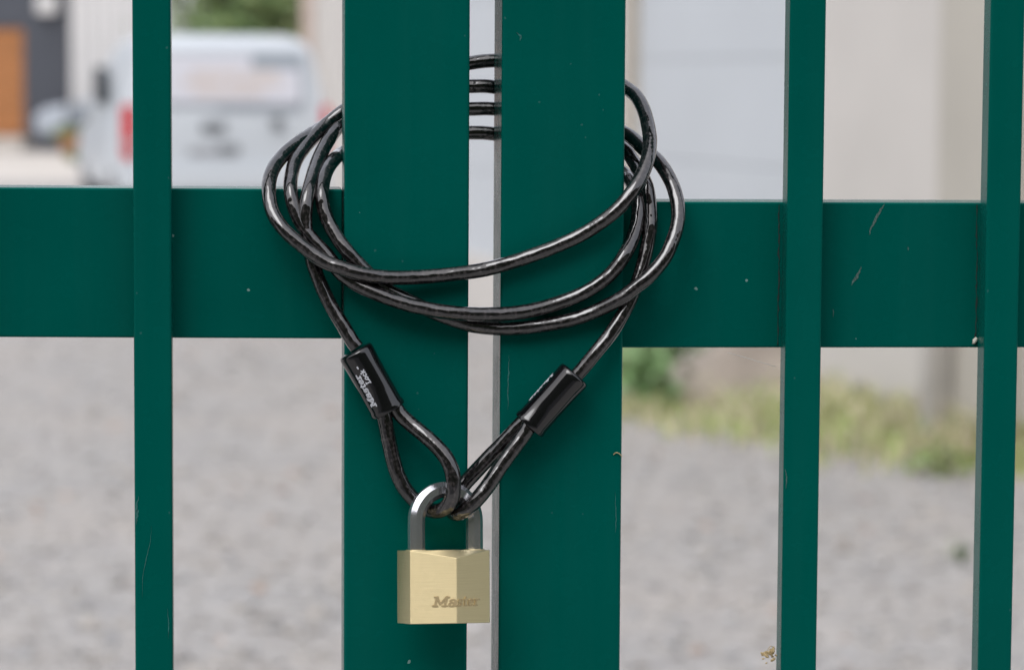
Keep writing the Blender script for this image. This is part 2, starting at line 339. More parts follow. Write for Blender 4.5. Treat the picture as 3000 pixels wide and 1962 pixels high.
for f in ((0, 1, 5, 4), (2, 3, 4, 5), (1, 2, 5), (3, 0, 4), (0, 3, 2, 1)): bm.faces.new([v[i] for i in f])
obj('roof', bm, MT['roof'], bH)
for x in (1.0, 3.4, 5.8):
    wn = boxo('window', MT['white_sheet'], bH, x, x+1.2, -.05, -.002, 1.6, 3.1); boxo('pane', MT['dark_glass'], wn, x+.08, x+1.12, -.07, -.051, 1.68, 3.02)

# ------------------------------------------------------------------ leaves, trees, grass, weeds
def leaves(name, centers, size, cols, parent=None, droop=.3):
    N = len(centers); V = np.zeros((N*4, 3)); col = np.zeros((N*4, 4))
    for i, c in enumerate(centers):
        d = rng.normal(size=3); d[2] = d[2]*.6-droop; d /= np.linalg.norm(d); e = np.cross(d, rng.normal(size=3)); e /= np.linalg.norm(e)+1e-9
        s = size*(.6+.8*rng.random()); V[i*4:i*4+4] = [c, c+d*s*.5+e*s*.32, c+d*s, c+d*s*.5-e*s*.32]
        k = cols[rng.integers(len(cols))]; g = .75+.5*rng.random(); col[i*4:i*4+4] = (k[0]*g, k[1]*g, k[2]*g, 1)
    F = np.arange(N*4).reshape(-1, 4); m = bpy.data.meshes.new(name); m.from_pydata(V.tolist(), [], F.tolist())
    ca = m.color_attributes.new('Col', 'FLOAT_COLOR', 'POINT'); ca.data.foreach_set('color', col.astype(np.float32).ravel())
    return obj(name, m, MT['leaf'], parent)
GREENS = [(.17, .26, .095), (.13, .21, .085), (.24, .31, .11), (.32, .34, .17), (.10, .15, .07)]
def tree(label, lat, dep, height, rad, cols, low):
    t = thing('tree', label, 'tree', G(lat, dep), 0, 'trees behind the van')
    pts = catmull([Vector((0, 0, 0)), Vector((.08, .05, height*.25)), Vector((-.06, .1, height*.5)), Vector((.05, 0, height*.85))], 6)
    tube('trunk', pts, [.16-.13*i/(len(pts)-1) for i in range(len(pts))], MT['bark'], t, 10)
    cl = []
    for b in range(16):
        z = low+(height-low)*rng.random()*.85; a = b*2.4+rng.random(); rr = rad*(.55+.45*rng.random())*(1-.4*(z/height)**2)
        tip = Vector((math.cos(a)*rr, math.sin(a)*rr, z+.3+.5*rng.random())); p0 = Vector((0, 0, z*.85))
        tube('limb', catmull([p0, p0.lerp(tip, .5)+Vector((0, 0, .12)), tip], 4), [.05-.04*i/8 for i in range(9)], MT['bark'], t, 6)
        for j in range(4):
            c = np.array(p0.lerp(tip, .35+.16*j))+rng.normal(size=3)*.16
            n = 60; cl.append(c+rng.normal(size=(n, 3))*np.array([.34, .34, .26]))
    leaves('crown', np.concatenate(cl), .17, cols, t)
tree('bright green tree behind the left half of the van roof', lat_of(640, 46), 46, 5.2, .95, GREENS[:3], .8)
tree('dark green tree behind the middle of the van roof', lat_of(745, 52), 52, 5.6, 1.3, GREENS[1:], .9)
tree('yellowish green tree between the van roof and the cream house', lat_of(855, 48), 48, 5.0, 1.1, [GREENS[2], GREENS[3], (.12, .14, .05)], .8)

def grass():
    N = 5600; V, F, Cc = [], [], []; i = 0
    while i < N:
        px = 1680+1420*rng.random(); zn = np.interp(px, [1680, 1850, 2290, 2450, 2850, 3100], [12.9, 12.1, 11.5, 11.1, 10.95, 10.8])+.12*math.sin(px*.031)+.08*math.sin(px*.083)
        zw = 5.2/((px-1500)/FPX+.303); u = rng.random()**1.1; zn += .22*rng.normal(); z = zn+(zw-.03-zn)*u
        if rng.random() > .35+.65*(.5+.5*math.sin(px*.021+z*2.1)*math.sin(px*.009-z*3.3)): continue
        p = G(lat_of(px, z), z); h = (.03+.13*rng.random())*(.6+1.0*u)
        a = rng.random()*6.28; dx, dy = math.cos(a), math.sin(a); wv = .004+.004*rng.random(); ln_ = h*(.3+.6*rng.random()); az = rng.random()*6.28
        k = len(V); tip = (p.x+math.cos(az)*ln_, p.y+math.sin(az)*ln_, h); mid = (p.x+math.cos(az)*ln_*.35, p.y+math.sin(az)*ln_*.35, h*.62)
        V += [(p.x-dx*wv, p.y-dy*wv, 0), (p.x+dx*wv, p.y+dy*wv, 0), (mid[0]+dx*wv, mid[1]+dy*wv, mid[2]), (mid[0]-dx*wv, mid[1]-dy*wv, mid[2]), tip]
        F += [(k, k+1, k+2, k+3), (k+3, k+2, k+4)]
        dry = rng.random()+.25*(u-.4); c = (.34, .44, .14) if dry < .3 else ((.50, .51, .24) if dry < .55 else (.64, .57, .42)); Cc += [(*c, 1)]*5; i += 1
    m = bpy.data.meshes.new('grass'); m.from_pydata(V, [], F); ca = m.color_attributes.new('Col', 'FLOAT_COLOR', 'POINT'); ca.data.foreach_set('color', np.array(Cc, dtype=np.float32).ravel()); return m
g = stuff(obj('grass', grass(), MT['leaf'])); g['label'] = 'half dry grass growing along the foot of the cream wall'; g['category'] = 'grass'
def weed(label, lat, dep, h, spread, cols, nst=14, flowers=False):
    t = thing('weed', label, 'weed', G(lat, dep), 0, 'weeds by the garage building'); cl = []; tips = []
    for i in range(nst):
        a = rng.random()*6.28; r = spread*rng.random()**.6; tip = Vector((math.cos(a)*r, math.sin(a)*r, h*(.55+.45*rng.random()))); b = Vector((tip.x*.25, tip.y*.25, 0))
        tube('stem', catmull([b, b.lerp(tip, .5)+Vector((0, 0, .04)), tip], 3), .004, MT['leaf_stem'], t, 5)
        for j in range(9): cl.append(np.array(b.lerp(tip, .25+.09*j))+rng.normal(size=3)*.03)
        tips.append(tip)
    leaves('leaves', cl, min(.085, h*.4), cols, t, .0)
    if flowers: stuff(leaves('flowers', [np.array(p)+rng.normal(size=3)*.035 for p in tips for _ in range(7)], .045, [(.75, .77, .75)], t, -.4))
MT['leaf_stem'] = simple('weed_stem', (.09, .14, .05), .7)
weed('leafy green weed beside the right edge of the thick right gate post', lat_of(1885, 12.6), 12.6, .36, .17, [(.30, .46, .22), (.24, .40, .17)], 16)
weed('weed with white flowers in front of the pale garage door', lat_of(1985, 13.4), 13.4, .36, .20, [(.24, .38, .18), (.32, .40, .25)], 14, True)
weed('low green weed near the second slim bar of the right gate leaf', lat_of(2790, 10.2), 10.5, .11, .20, [(.20, .29, .09), (.30, .34, .14)], 8)
weed('green weed at the foot of the van beside the terracotta pot', lat_of(228, 49), 49, .22, .22, [(.14, .22, .06)], 16)
weed('tiny green weed alone on the open gravel at right', lat_of(2835, 8.6), 8.6, .028, .03, [(.42, .48, .26)], 5)

# ------------------------------------------------------------------ vehicles
def profile_body(name, prof, halfw, top_in, zt, mat, parent, bev=.05):
    bm = bmesh.new(); L, R = [], []
    for y, z in prof:
        k = max(0, (z-zt[0])/(zt[1]-zt[0])); hw = halfw-top_in*min(1, k)**1.3
        L.append(bm.verts.new((-hw, y, z))); R.append(bm.verts.new((hw, y, z)))
    bm.faces.new(L); bm.faces.new(R[::-1]); n = len(prof)
    for i in range(n): bm.faces.new((L[i], R[i], R[(i+1) % n], L[(i+1) % n])[::-1])
    bmesh.ops.recalc_face_normals(bm, faces=bm.faces)
    bmesh.ops.bevel(bm, geom=list(bm.edges), offset=bev, segments=3, profile=.5, affect='EDGES')
    return smooth(obj(name, bm, mat, parent), 60)
def wheel(parent, x, y, r, side):
    bm = bmesh.new(); lathe(bm, [(r*.62, -.09), (r*.93, -.1), (r, -.07), (r, .07), (r*.93, .1), (r*.62, .09)], 28, 'X'); w_ = obj('wheel', bm, MT['rubber'], parent); smooth(w_, 50); w_.location = (x, y, r)
    bm = bmesh.new(); lathe(bm, [(r*.15, .105*side), (r*.3, .085*side), (r*.5, .075*side), (r*.64, .104*side)], 28, 'X'); ri = obj('rim', bm, MT['rim'], w_); smooth(ri, 50)
VZ = 25.4
van = thing('parked_van', 'white parked van seen from behind between the left gate bar and post', 'van', G(lat_of(671, VZ+.2), VZ+.2, 0), -YAW+math.radians(13.5))
van.scale = (1.015, 1, 1)
profile_body('body', [(0.02, .38), (-.03, .62), (0, 1.0), (.10, 1.62), (.20, 1.73), (.6, 1.78), (1.9, 1.775), (2.5, 1.72), (3.25, 1.12), (4.0, .98), (4.18, .75), (4.2, .38)], .915, .24, (1.0, 1.80), MT['van'], van, .10)
def vp(name, mat, x0, x1, z0, z1, y, th=.02, bev=.01, parent=van):     # a plate on the leaning tailgate
    f = lambda z: (0 if z < 1.0 else .10*(z-1.0)/.62) if z > .62 else -.03
    bm = bmesh.new(); v = box(bm, x0, x1, 0, th, z0, z1)
    for q in v: q.co.y = q.co.y+f(q.co.z)-y
    bmesh.ops.bevel(bm, geom=list(bm.edges), offset=bev*.5, segments=2, affect='EDGES'); return even(smooth(obj(name, bm, mat, parent), 50))
rw = vp('rear_window', MT['glass'], -.64, .64, 1.16, 1.62, .018)
vp('window_film', MT['film'], -.61, .20, 1.19, 1.60, .024, .01, .004, rw); vp('window_film', MT['film'], .20, .61, 1.19, 1.48, .024, .01, .004, rw)
for (a, b, z) in ((-.32, .10, 1.44), (.14, .42, 1.44), (-.40, -.05, 1.36), (.0, .46, 1.36), (-.3, .3, 1.28)): vp('faded_print', MT['orange_ink'], a, b, z-.026, z+.026, .028, .006, .002, rw)
vp('bumper', MT['van'], -.90, .90, .42, .66, .09, .13, .06)
for s in (-1, 1):
    tl = vp('tail_light', MT['red'], s*.855-.055, s*.855+.055, .70, 1.17, .035, .12, .03); vp('lens', MT['lamp_clear'], s*.86-.04, s*.86+.04, .81, .87, .045, .03, .01, tl)
vp('number_plate', MT['plate'], -.36, .08, .66, .80, .022); vp('plate_light_bar', MT['grey_plastic'], -.10, .08, .76, .83, .032)
vp('handle', MT['grey_plastic'], -.24, -.04, .93, 1.03, .028); vp('crease', MT['glass'], -.1, .62, 1.12, 1.15, .012, .012, .003)
bm = bmesh.new(); lathe(bm, [(.06, 0), (.056, .02), (.03, .026)], 24, 'Y'); bd = obj('round_badge', bm, MT['grey_plastic'], van); bd.location = (.40, -.045, 1.02)
for s in (-1, 1):
    mr = boxo('side_mirror', MT['grey_plastic'], van, s*1.06-.10, s*1.06+.10, 2.60, 2.74, .96, 1.16, .03); boxo('mirror_glass', MT['glass'], mr, s*1.06-.07, s*1.06+.07, 2.59, 2.599, .99, 1.13)
    boxo('side_window', MT['dark_glass'], van, s*.86-.02, s*.86+.03, 2.05, 2.75, 1.15, 1.50, .02)
    for y in (.75, 3.45): wheel(van, s*.82, y, .31, s)
car = thing('parked_car', 'silver blue parked car half hidden behind the white van', 'car', G(lat_of(112, 56)+2.0, 56.2, 0), -YAW+math.radians(92))
profile_body('body', [(-2.0, .35), (-2.02, .7), (-1.7, .95), (-1.0, 1.38), (.2, 1.42), (.95, 1.0), (1.85, .82), (2.0, .6), (1.98, .32)], .84, .16, (.9, 1.42), MT['silver'], car, .07)
for s in (-1, 1):
    boxo('side_window', MT['dark_glass'], car, s*.80-.03, s*.80+.01, -1.0, .5, .98, 1.27, .02); boxo('headlight', MT['rim'], car, s*.6-.14, s*.6+.14, 1.86, 2.0, .58, .72, .02)
    for y in (-1.3, 1.25): wheel(car, s*.76, y, .30, s)
pot = thing('plant_pot', 'terracotta pot with a green plant left of the van', 'plant pot', G(lat_of(207, 53), 53, 0))
bm = bmesh.new(); lathe(bm, [(.13, 0), (.20, .30), (.22, .32), (.22, .38), (.19, .38), (.17, .33)], 24); smooth(obj('pot', bm, MT['terracotta'], pot), 40)
leaves('foliage', list(np.array([0, 0, .42])+rng.normal(size=(200, 3))*np.array([.10, .10, .06])), .11, GREENS[:3], pot)

# ------------------------------------------------------------------ the gate
PD, BD, RF = 0.0627, 0.0185, 0.0190           # post depth, bar depth, rail front
ROW = 981
def X_of(px, Y=0.0): return at(px, ROW, Y).x
TOPZ, BOTZ = 1.92, 0.07
def upright(name, parent, x0, x1, depth, z0, z1, bev=.0018):
    bm = bmesh.new(); zc = (z0+z1)/2
    box(bm, -(x1-x0)/2, (x1-x0)/2, 0, depth, z0-zc, z1-zc)
    ed = [e for e in bm.edges]
    bmesh.ops.bevel(bm, geom=ed, offset=bev, segments=3, profile=.5, affect='EDGES')
    o = even(smooth(obj(name, bm, MT['paint'], parent), 50)); o.location = ((x0+x1)/2, 0, zc); return o
def rail(name, parent, x0, x1, pts):          # pts: four photo pixels on the rail front: top a, top b, bottom a, bottom b
    P = [at(*p, RF) for p in pts]
    def zline(a, b, x): return a.z+(b.z-a.z)*(x-a.x)/(b.x-a.x)
    bm = bmesh.new(); v = box(bm, x0, x1, RF, PD-.002, 0, 1); xc, zc = (x0+x1)/2, (P[0].z+P[2].z)/2
    for q in v: q.co.z = (zline(P[0], P[1], q.co.x) if q.co.z > .5 else zline(P[2], P[3], q.co.x))-zc; q.co.x -= xc
    bmesh.ops.bevel(bm, geom=list(bm.edges), offset=.0014, segments=3, profile=.5, affect='EDGES')
    o = even(smooth(obj(name, bm, MT['paint'], parent), 50)); o.location = (xc, 0, zc); return o
def flat_rail(name, parent, x0, x1, z0, z1):
    o = boxo(name, MT['paint'], parent, x0, x1, RF, PD-.002, z0, z1, .0014, 3); return o
gL = thing('gate_leaf', 'dark green metal gate leaf on the left with one slim bar in view', 'gate', (0, 0, 0))
gR = thing('gate_leaf', 'dark green metal gate leaf on the right with two slim bars in view', 'gate', (0, 0, 0))
PL = (X_of(1008), X_of(1372.5)); PR = (X_of(1466), X_of(1825.5))
upright('post', gL, PL[0], PL[1], PD, BOTZ, TOPZ, .0022); upright('post', gR, PR[0], PR[1], PD, BOTZ, TOPZ, .0022)
b1 = (X_of(391.5), X_of(503.5)); b3 = (X_of(2301.5), X_of(2407)); b4 = (X_of(2884.5), X_of(2984)); pitch = b4[0]-b3[0]
for i in range(9):
    upright('bar', gL, b1[0]-i*pitch, b1[1]-i*pitch, BD, BOTZ+.03, TOPZ-.02); 
    upright('bar', gR, *((b3, b4)[i] if i < 2 else (b4[0]+(i-1)*pitch, b4[1]+(i-1)*pitch)), BD, BOTZ+.03, TOPZ-.02)
XL, XR = b1[0]-9*pitch, b4[1]+8*pitch
upright('hinge_post', gL, XL-.08, XL, PD, BOTZ, TOPZ, .0022); upright('hinge_post', gR, XR, XR+.08, PD, BOTZ, TOPZ, .0022)
rail('rail', gL, XL+.0005, PL[0]-.0005, ((0, 549), (1000, 554.5), (0, 987.5), (1000, 992)))
rail('rail', gR, PR[1]+.0005, XR-.0005, ((1900, 590.5), (2870, 594), (1826, 1018.5), (2861, 1018)))
for z0, z1 in ((.12, .20), (1.80, 1.88)): flat_rail('rail', gL, XL+.0005, PL[0]-.0005, z0, z1); flat_rail('rail', gR, PR[1]+.0005, XR-.0005, z0, z1)

# scuffs and dried smears on the paint
def patch(name, mat, parent, pts, Y, wd):                       # thin irregular smear along a path of photo pixels
    P = [at(x, y, Y) for x, y in pts]; n = len(P); vs, fs = [], []
    for i, p in enumerate(P):
        t = (P[min(i+1, n-1)]-P[max(i-1, 0)]); nn = Vector((t.z, 0, -t.x)).normalized(); a = wd[i]*(.7+.6*random.random()); b = wd[i]*(.7+.6*random.random())
        for s_ in (a, -b): q = p+nn*s_; vs += [(q.x, Y, q.z), (q.x, Y+.0004, q.z)]
    for i in range(n-1):
        k = i*4; fs += [(k, k+2, k+6, k+4), (k, k+4, k+5, k+1), (k+2, k+3, k+7, k+6)]
    return pydata(name, vs, fs, mat, parent)
def dense(pts, n, jit):
    out = []
    for (a, b), (c, d) in zip(pts, pts[1:]):
        for i in range(n): t = i/n; out.append((a+(c-a)*t+random.uniform(-jit, jit), b+(d-b)*t+random.uniform(-jit, jit)))
    return out+[pts[-1]]
def taper(n, w): return [w*max(.15, math.sin(math.pi*(i+.4)/n)) for i in range(n)]
for pts, w_, jit, Y, par, mt in (
    ([(406, 1455), (400, 1490), (402, 1508), (399, 1536)], .0011, 2.5, -.0002, gL, 'scuff'), ([(444, 1540), (440, 1590), (428, 1635), (418, 1690), (417, 1750)], .00028, .6, -.0002, gL, 'scuff'),
    ([(490, 1780), (494, 1825), (493, 1870)], .00035, .8, -.0002, gL, 'scuff'), ([(2592, 597), (2576, 622), (2560, 650), (2546, 688)], .0011, 2.0, RF-.0002, gR, 'smear'),
    ([(2524, 782), (2510, 812), (2494, 836)], .0011, 2.0, RF-.0002, gR, 'smear'), ([(1492, 1040), (1490, 1090), (1489, 1150), (1488, 1200)], .0005, 1.5, -.0002, gR, 'scuff'),
    ([(2300, 1372), (2305, 1400), (2302, 1432)], .0004, 1.0, -.0002, gR, 'smear'), ([(2660, 722), (2661, 734)], .0004, .3, RF-.0002, gR, 'smear'), ([(1512, 95), (1526, 108), (1524, 120)], .0008, 1, -.0002, gR, 'scuff'),
    ([(1802, 1441), (1805, 1520), (1803, 1560)], .0004, 1, -.0002, gR, 'scuff'), ([(2440, 905), (2442, 912), (2441, 930)], .0003, .4, RF-.0002, gR, 'smear')):
    d_ = dense(pts, 7, jit); patch('scuff', MT[mt], par, d_, Y, taper(len(d_), w_*.7))
for a, b in ((2282, 1), (2862, 2)):                               # grime line where a bar meets the rail
    d_ = dense([(a, 600), (a, 800), (a-4, 1010)], 22, 1.6); patch('grime', MT['rust'], gR, d_, RF-.0003, [.00035*(.2+1.3*random.random()) for _ in d_])
# small natural finds
pth = catmull([at(2131, 1032, .016), at(2200, 1052, .014), at(2274, 1074, .012)], 8); tg = tube('spider_thread', pth, .00016, MT['silk'], None, 6); tag(tg, 'fine spider thread under the right rail beside the slim bar', 'spider thread')
sh = thing('dried_seed_head', 'tiny dry straw coloured seed head stuck low on a slim gate bar', 'seed head', (0, 0, 0))
bs = at(2272, 1900, .006)
tube('stalk', catmull([bs, bs+Vector((-.003, -.001, .002)), bs+Vector((-.006, -.001, -.002))], 5), .0002, MT['straw'], sh, 6)
bm = bmesh.new()
for i in range(26):
    p = bs+Vector((-.004+random.gauss(0, .0024), random.gauss(0, .0014), -.0035+random.gauss(0, .0018))); r = .0005+.0007*random.random()
    mt = Matrix.Translation(p) @ Matrix.Rotation(random.random()*3, 4, 'Y') @ Matrix.Diagonal((r, r*.7, r*1.7, 1)); bmesh.ops.create_icosphere(bm, subdivisions=1, radius=1, matrix=mt)
obj('seeds', bm, MT['straw'], sh)
p = at(2856, 998, RF-.002); bm = bmesh.new(); bmesh.ops.create_icosphere(bm, subdivisions=2, radius=1, matrix=Matrix.Translation(p) @ Matrix.Rotation(.5, 4, 'Y') @ Matrix.Diagonal((.0011, .0011, .0024, 1)))
for v in bm.verts: v.co += Vector((random.gauss(0, .0002), 0, random.gauss(0, .0002)))
tag(smooth(obj('cocoon', bm, MT['cocoon']), 80), 'tiny pale cocoon at the lower edge of the right rail', 'cocoon')
pth = catmull([at(1797, 1331, -.0004), at(1806, 1325, -.0008), at(1815, 1329, -.0008), at(1822, 1336, -.0004)], 6); tag(tube('dry_fibre', pth, .0003, MT['straw'], None, 6), 'short curled dry fibre stuck on the thick right gate post', 'fibre')

# ------------------------------------------------------------------ lettering (distance field of strokes on a grid)
def arc(cx, cy, rx, ry, a0, a1, n=14): return [(cx+rx*math.cos(math.radians(a0+(a1-a0)*i/n)), cy+ry*math.sin(math.radians(a0+(a1-a0)*i/n))) for i in range(n+1)]
FONT = {
 'M': (1.02, [[(.15, 0), (.15, 1)], [(.15, 1), (.48, .22)], [(.48, .22), (.85, 1)], [(.85, 1), (.85, 0)], [(.0, .03), (.30, .03)], [(.68, .03), (1.0, .03)], [(.0, .97), (.2, .97)], [(.8, .97), (1.0, .97)]]),
 'a': (.60, [arc(.27, .5, .2, .2, 160, 0)+[(.47, .06), (.58, .04)], arc(.27, .2, .2, .19, 30, 390)]),
 's': (.52, [arc(.26, .52, .17, .17, 20, 250, 10)+arc(.26, .19, .19, .18, 70, -160, 10)]),
 't': (.46, [[(.2, .92), (.2, .16)]+arc(.32, .16, .12, .14, 180, 310, 8), [(.02, .66), (.42, .66)]]),
 'e': (.56, [[(.08, .37), (.48, .37)]+arc(.27, .35, .21, .33, 5, 310, 20)]),
 'r': (.52, [[(.15, 0), (.15, .68)], [(.0, .03), (.32, .03)], [(.02, .66), (.15, .66)], arc(.36, .42, .21, .24, 175, 60, 8)]),
 'L': (.62, [[(.14, 0), (.14, 1)], [(.0, .97), (.3, .97)], [(.0, .04), (.58, .04), (.58, .25)]]),
 'o': (.58, [arc(.28, .34, .2, .32, 0, 360, 24)]), 'c': (.52, [arc(.28, .34, .2, .32, 50, 310, 18)]),
 'k': (.58, [[(.12, 0), (.12, 1)], [(.12, .3), (.48, .66)], [(.25, .42), (.52, .03)], [(.0, .97), (.12, .97)]]),
 '®': (.40, [arc(.18, .78, .15, .17, 0, 360, 20), [(.13, .70), (.13, .87)], [(.13, .86), (.22, .84), (.13, .78)], [(.15, .78), (.23, .70)]])}
def text_cells(text, hw, res, shear=.18, thin=None):
    segs = []; x = 0
    for ch in text:
        adv, strokes = FONT[ch]; h_ = hw*(.35 if ch == '®' else 1)
        for st_ in strokes:
            for a, b in zip(st_, st_[1:]): segs.append((x+a[0]+shear*a[1], a[1], x+b[0]+shear*b[1], b[1], h_))
        x += adv+.06
    W_ = x; sg = np.array(segs); nx, ny = int((W_+.5)/res), int(1.3/res)
    X, Yg = np.meshgrid(np.arange(nx+1)*res-.15, np.arange(ny+1)*res-.15, indexing='ij')
    def sdf(px, py):
        px = px[..., None]; py = py[..., None]; ax, ay, bx, by, h_ = sg.T; dx, dy = bx-ax, by-ay
        t = np.clip(((px-ax)*dx+(py-ay)*dy)/(dx*dx+dy*dy+1e-12), 0, 1); return (np.hypot(px-ax-t*dx, py-ay-t*dy)-h_).min(-1)
    ctr = sdf((X[:-1, :-1]+X[1:, 1:])/2, (Yg[:-1, :-1]+Yg[1:, 1:])/2) < 0
    d = sdf(X, Yg); e = res*.2; gx = (sdf(X+e, Yg)-sdf(X-e, Yg))/(2*e); gy = (sdf(X, Yg+e)-sdf(X, Yg-e))/(2*e)
    idx = {}; P = []; Q = []
    pad = np.pad(ctr, 1)
    for i, j in zip(*np.nonzero(ctr)):
        q = []
        for a, b in ((i, j), (i+1, j), (i+1, j+1), (i, j+1)):
            if (a, b) not in idx:
                full = pad[a, b] and pad[a+1, b] and pad[a, b+1] and pad[a+1, b+1]; s_ = 0 if full else np.clip(d[a, b], -res*.7, res*.7)
                idx[(a, b)] = len(P); P.append((X[a, b]-gx[a, b]*s_, Yg[a, b]-gy[a, b]*s_))
            q.append(idx[(a, b)])
        Q.append(q)
    return P, Q, W_
def lettering(name, text, mat, parent, fn, hw=.085, res=.035, shear=.18):     # fn(x, y, lift) -> local point, lift 0 = base, 1 = face
    P, Q, W_ = text_cells(text, hw, res, shear); n = len(P)
    cnt = {}
    for q in Q:
        for a, b in zip(q, q[1:]+q[:1]): cnt[(a, b)] = 1
    vs = [fn(x/W_, y, 1) for x, y in P]+[fn(x/W_, y, 0) for x, y in P]; fs = [tuple(q) for q in Q]
    for a, b in cnt:
        if (b, a) not in cnt: fs.append((b, a, a+n, b+n))
    return pydata(name, vs, fs, mat, parent)

# ------------------------------------------------------------------ padlock
a_ = math.radians(18); LY = -.0395; TILT = math.radians(-8.5)
w_, h_, t_ = .0249, .0108, .0216
pt, pb = at(1319.5, 1611, LY+.006), at(1319.5, 1825, LY); LH = (pt.z-pb.z)/math.cos(TILT)
lock = thing('padlock', 'brass padlock with chromed shackle hanging from the black cable loops', 'padlock', (pb.x, LY, pb.z), a_)
lock.rotation_euler = (Matrix.Rotation(TILT, 3, 'X') @ Matrix.Rotation(a_, 3, 'Z')).to_euler()
bm = bmesh.new()
ring = [(-w_, 0), (0, -h_), (w_, 0), (w_, t_), (0, t_+h_*.35), (-w_, t_)]
bot = [bm.verts.new((x, y, .0003 if i == 1 else 0)) for i, (x, y) in enumerate(ring)]; top = [bm.verts.new((x, y, LH-(.0044 if i == 1 else 0))) for i, (x, y) in enumerate(ring)]
n = 6
for i in range(n): bm.faces.new((bot[i], bot[(i+1) % n], top[(i+1) % n], top[i]))
bm.faces.new((top[0], top[1], top[2])); bm.faces.new((top[0], top[2], top[3], top[4], top[5])); bm.faces.new((bot[2], bot[1], bot[0])); bm.faces.new((bot[5], bot[4], bot[3], bot[2], bot[0]))
bmesh.ops.recalc_face_normals(bm, faces=bm.faces)
bmesh.ops.bevel(bm, geom=[e for e in bm.edges if e.calc_face_angle(0) > .05], offset=.00035, segments=2, profile=.5, affect='EDGES')
body = obj('body', bm, MT['brass'], lock)
# shackle: octagonal bar bent over
hs_, sy = .0182, .0105; top_c = at(1309, 1434, -.0175).z-pb.z+.0026; zc = top_c-hs_
path = [Vector((-hs_, sy, LH-.004)), Vector((-hs_, sy, zc*.5+LH*.5)), ]+[Vector((-hs_*math.cos(math.pi*i/28), sy, zc+hs_*math.sin(math.pi*i/28))) for i in range(29)]+[Vector((hs_, sy, zc*.5+LH*.5)), Vector((hs_, sy, LH-.004))]
def octo(name, path, ra, mat, parent):
    bm = bmesh.new(); rings = []
    for i, p in enumerate(path):
        t = (path[min(i+1, len(path)-1)]-path[max(i-1, 0)]).normalized(); f_ = Vector((0, -1, 0)); s_ = t.cross(f_)
        rings.append([bm.verts.new(p+(f_*math.cos(math.pi/8+k*math.pi/4)+s_*math.sin(math.pi/8+k*math.pi/4))*ra) for k in range(8)])
    for r0, r1 in zip(rings, rings[1:]):
        for k in range(8): bm.faces.new((r0[k], r0[(k+1) % 8], r1[(k+1) % 8], r1[k]))
    bm.faces.new(rings[0][::-1]); bm.faces.new(rings[-1]); bmesh.ops.recalc_face_normals(bm, faces=bm.faces)
    return smooth(obj(name, bm, mat, parent), 28)
SHX = .0013; path = [p+Vector((SHX, 0, 0)) for p in path]
octo('shackle', path, .0050, MT['chrome'], lock)
for s in (-1, 1):
    bm = bmesh.new(); lathe(bm, [(.0062, -.0004), (.0062, .0002), (.0054, .0004), (.0052, .0004)], 24, cap=False); c_ = obj('shackle_collar', bm, MT['brass'], body); c_.location = (s*hs_+SHX, sy, LH)
tx0, tx1 = -.0129, .0168; tz = at(1319, 1779, LY-.006).z-pb.z; tH = .0054
def on_face(x, y, lift):
    X = tx0+(tx1-tx0)*x; yy = -h_*(1-abs(X)/w_); return (X, yy-(.0004 if lift else -.0003), tz+tH*y)
lettering('lettering', 'Master', MT['letter'], body, on_face, .085, .035, .16)

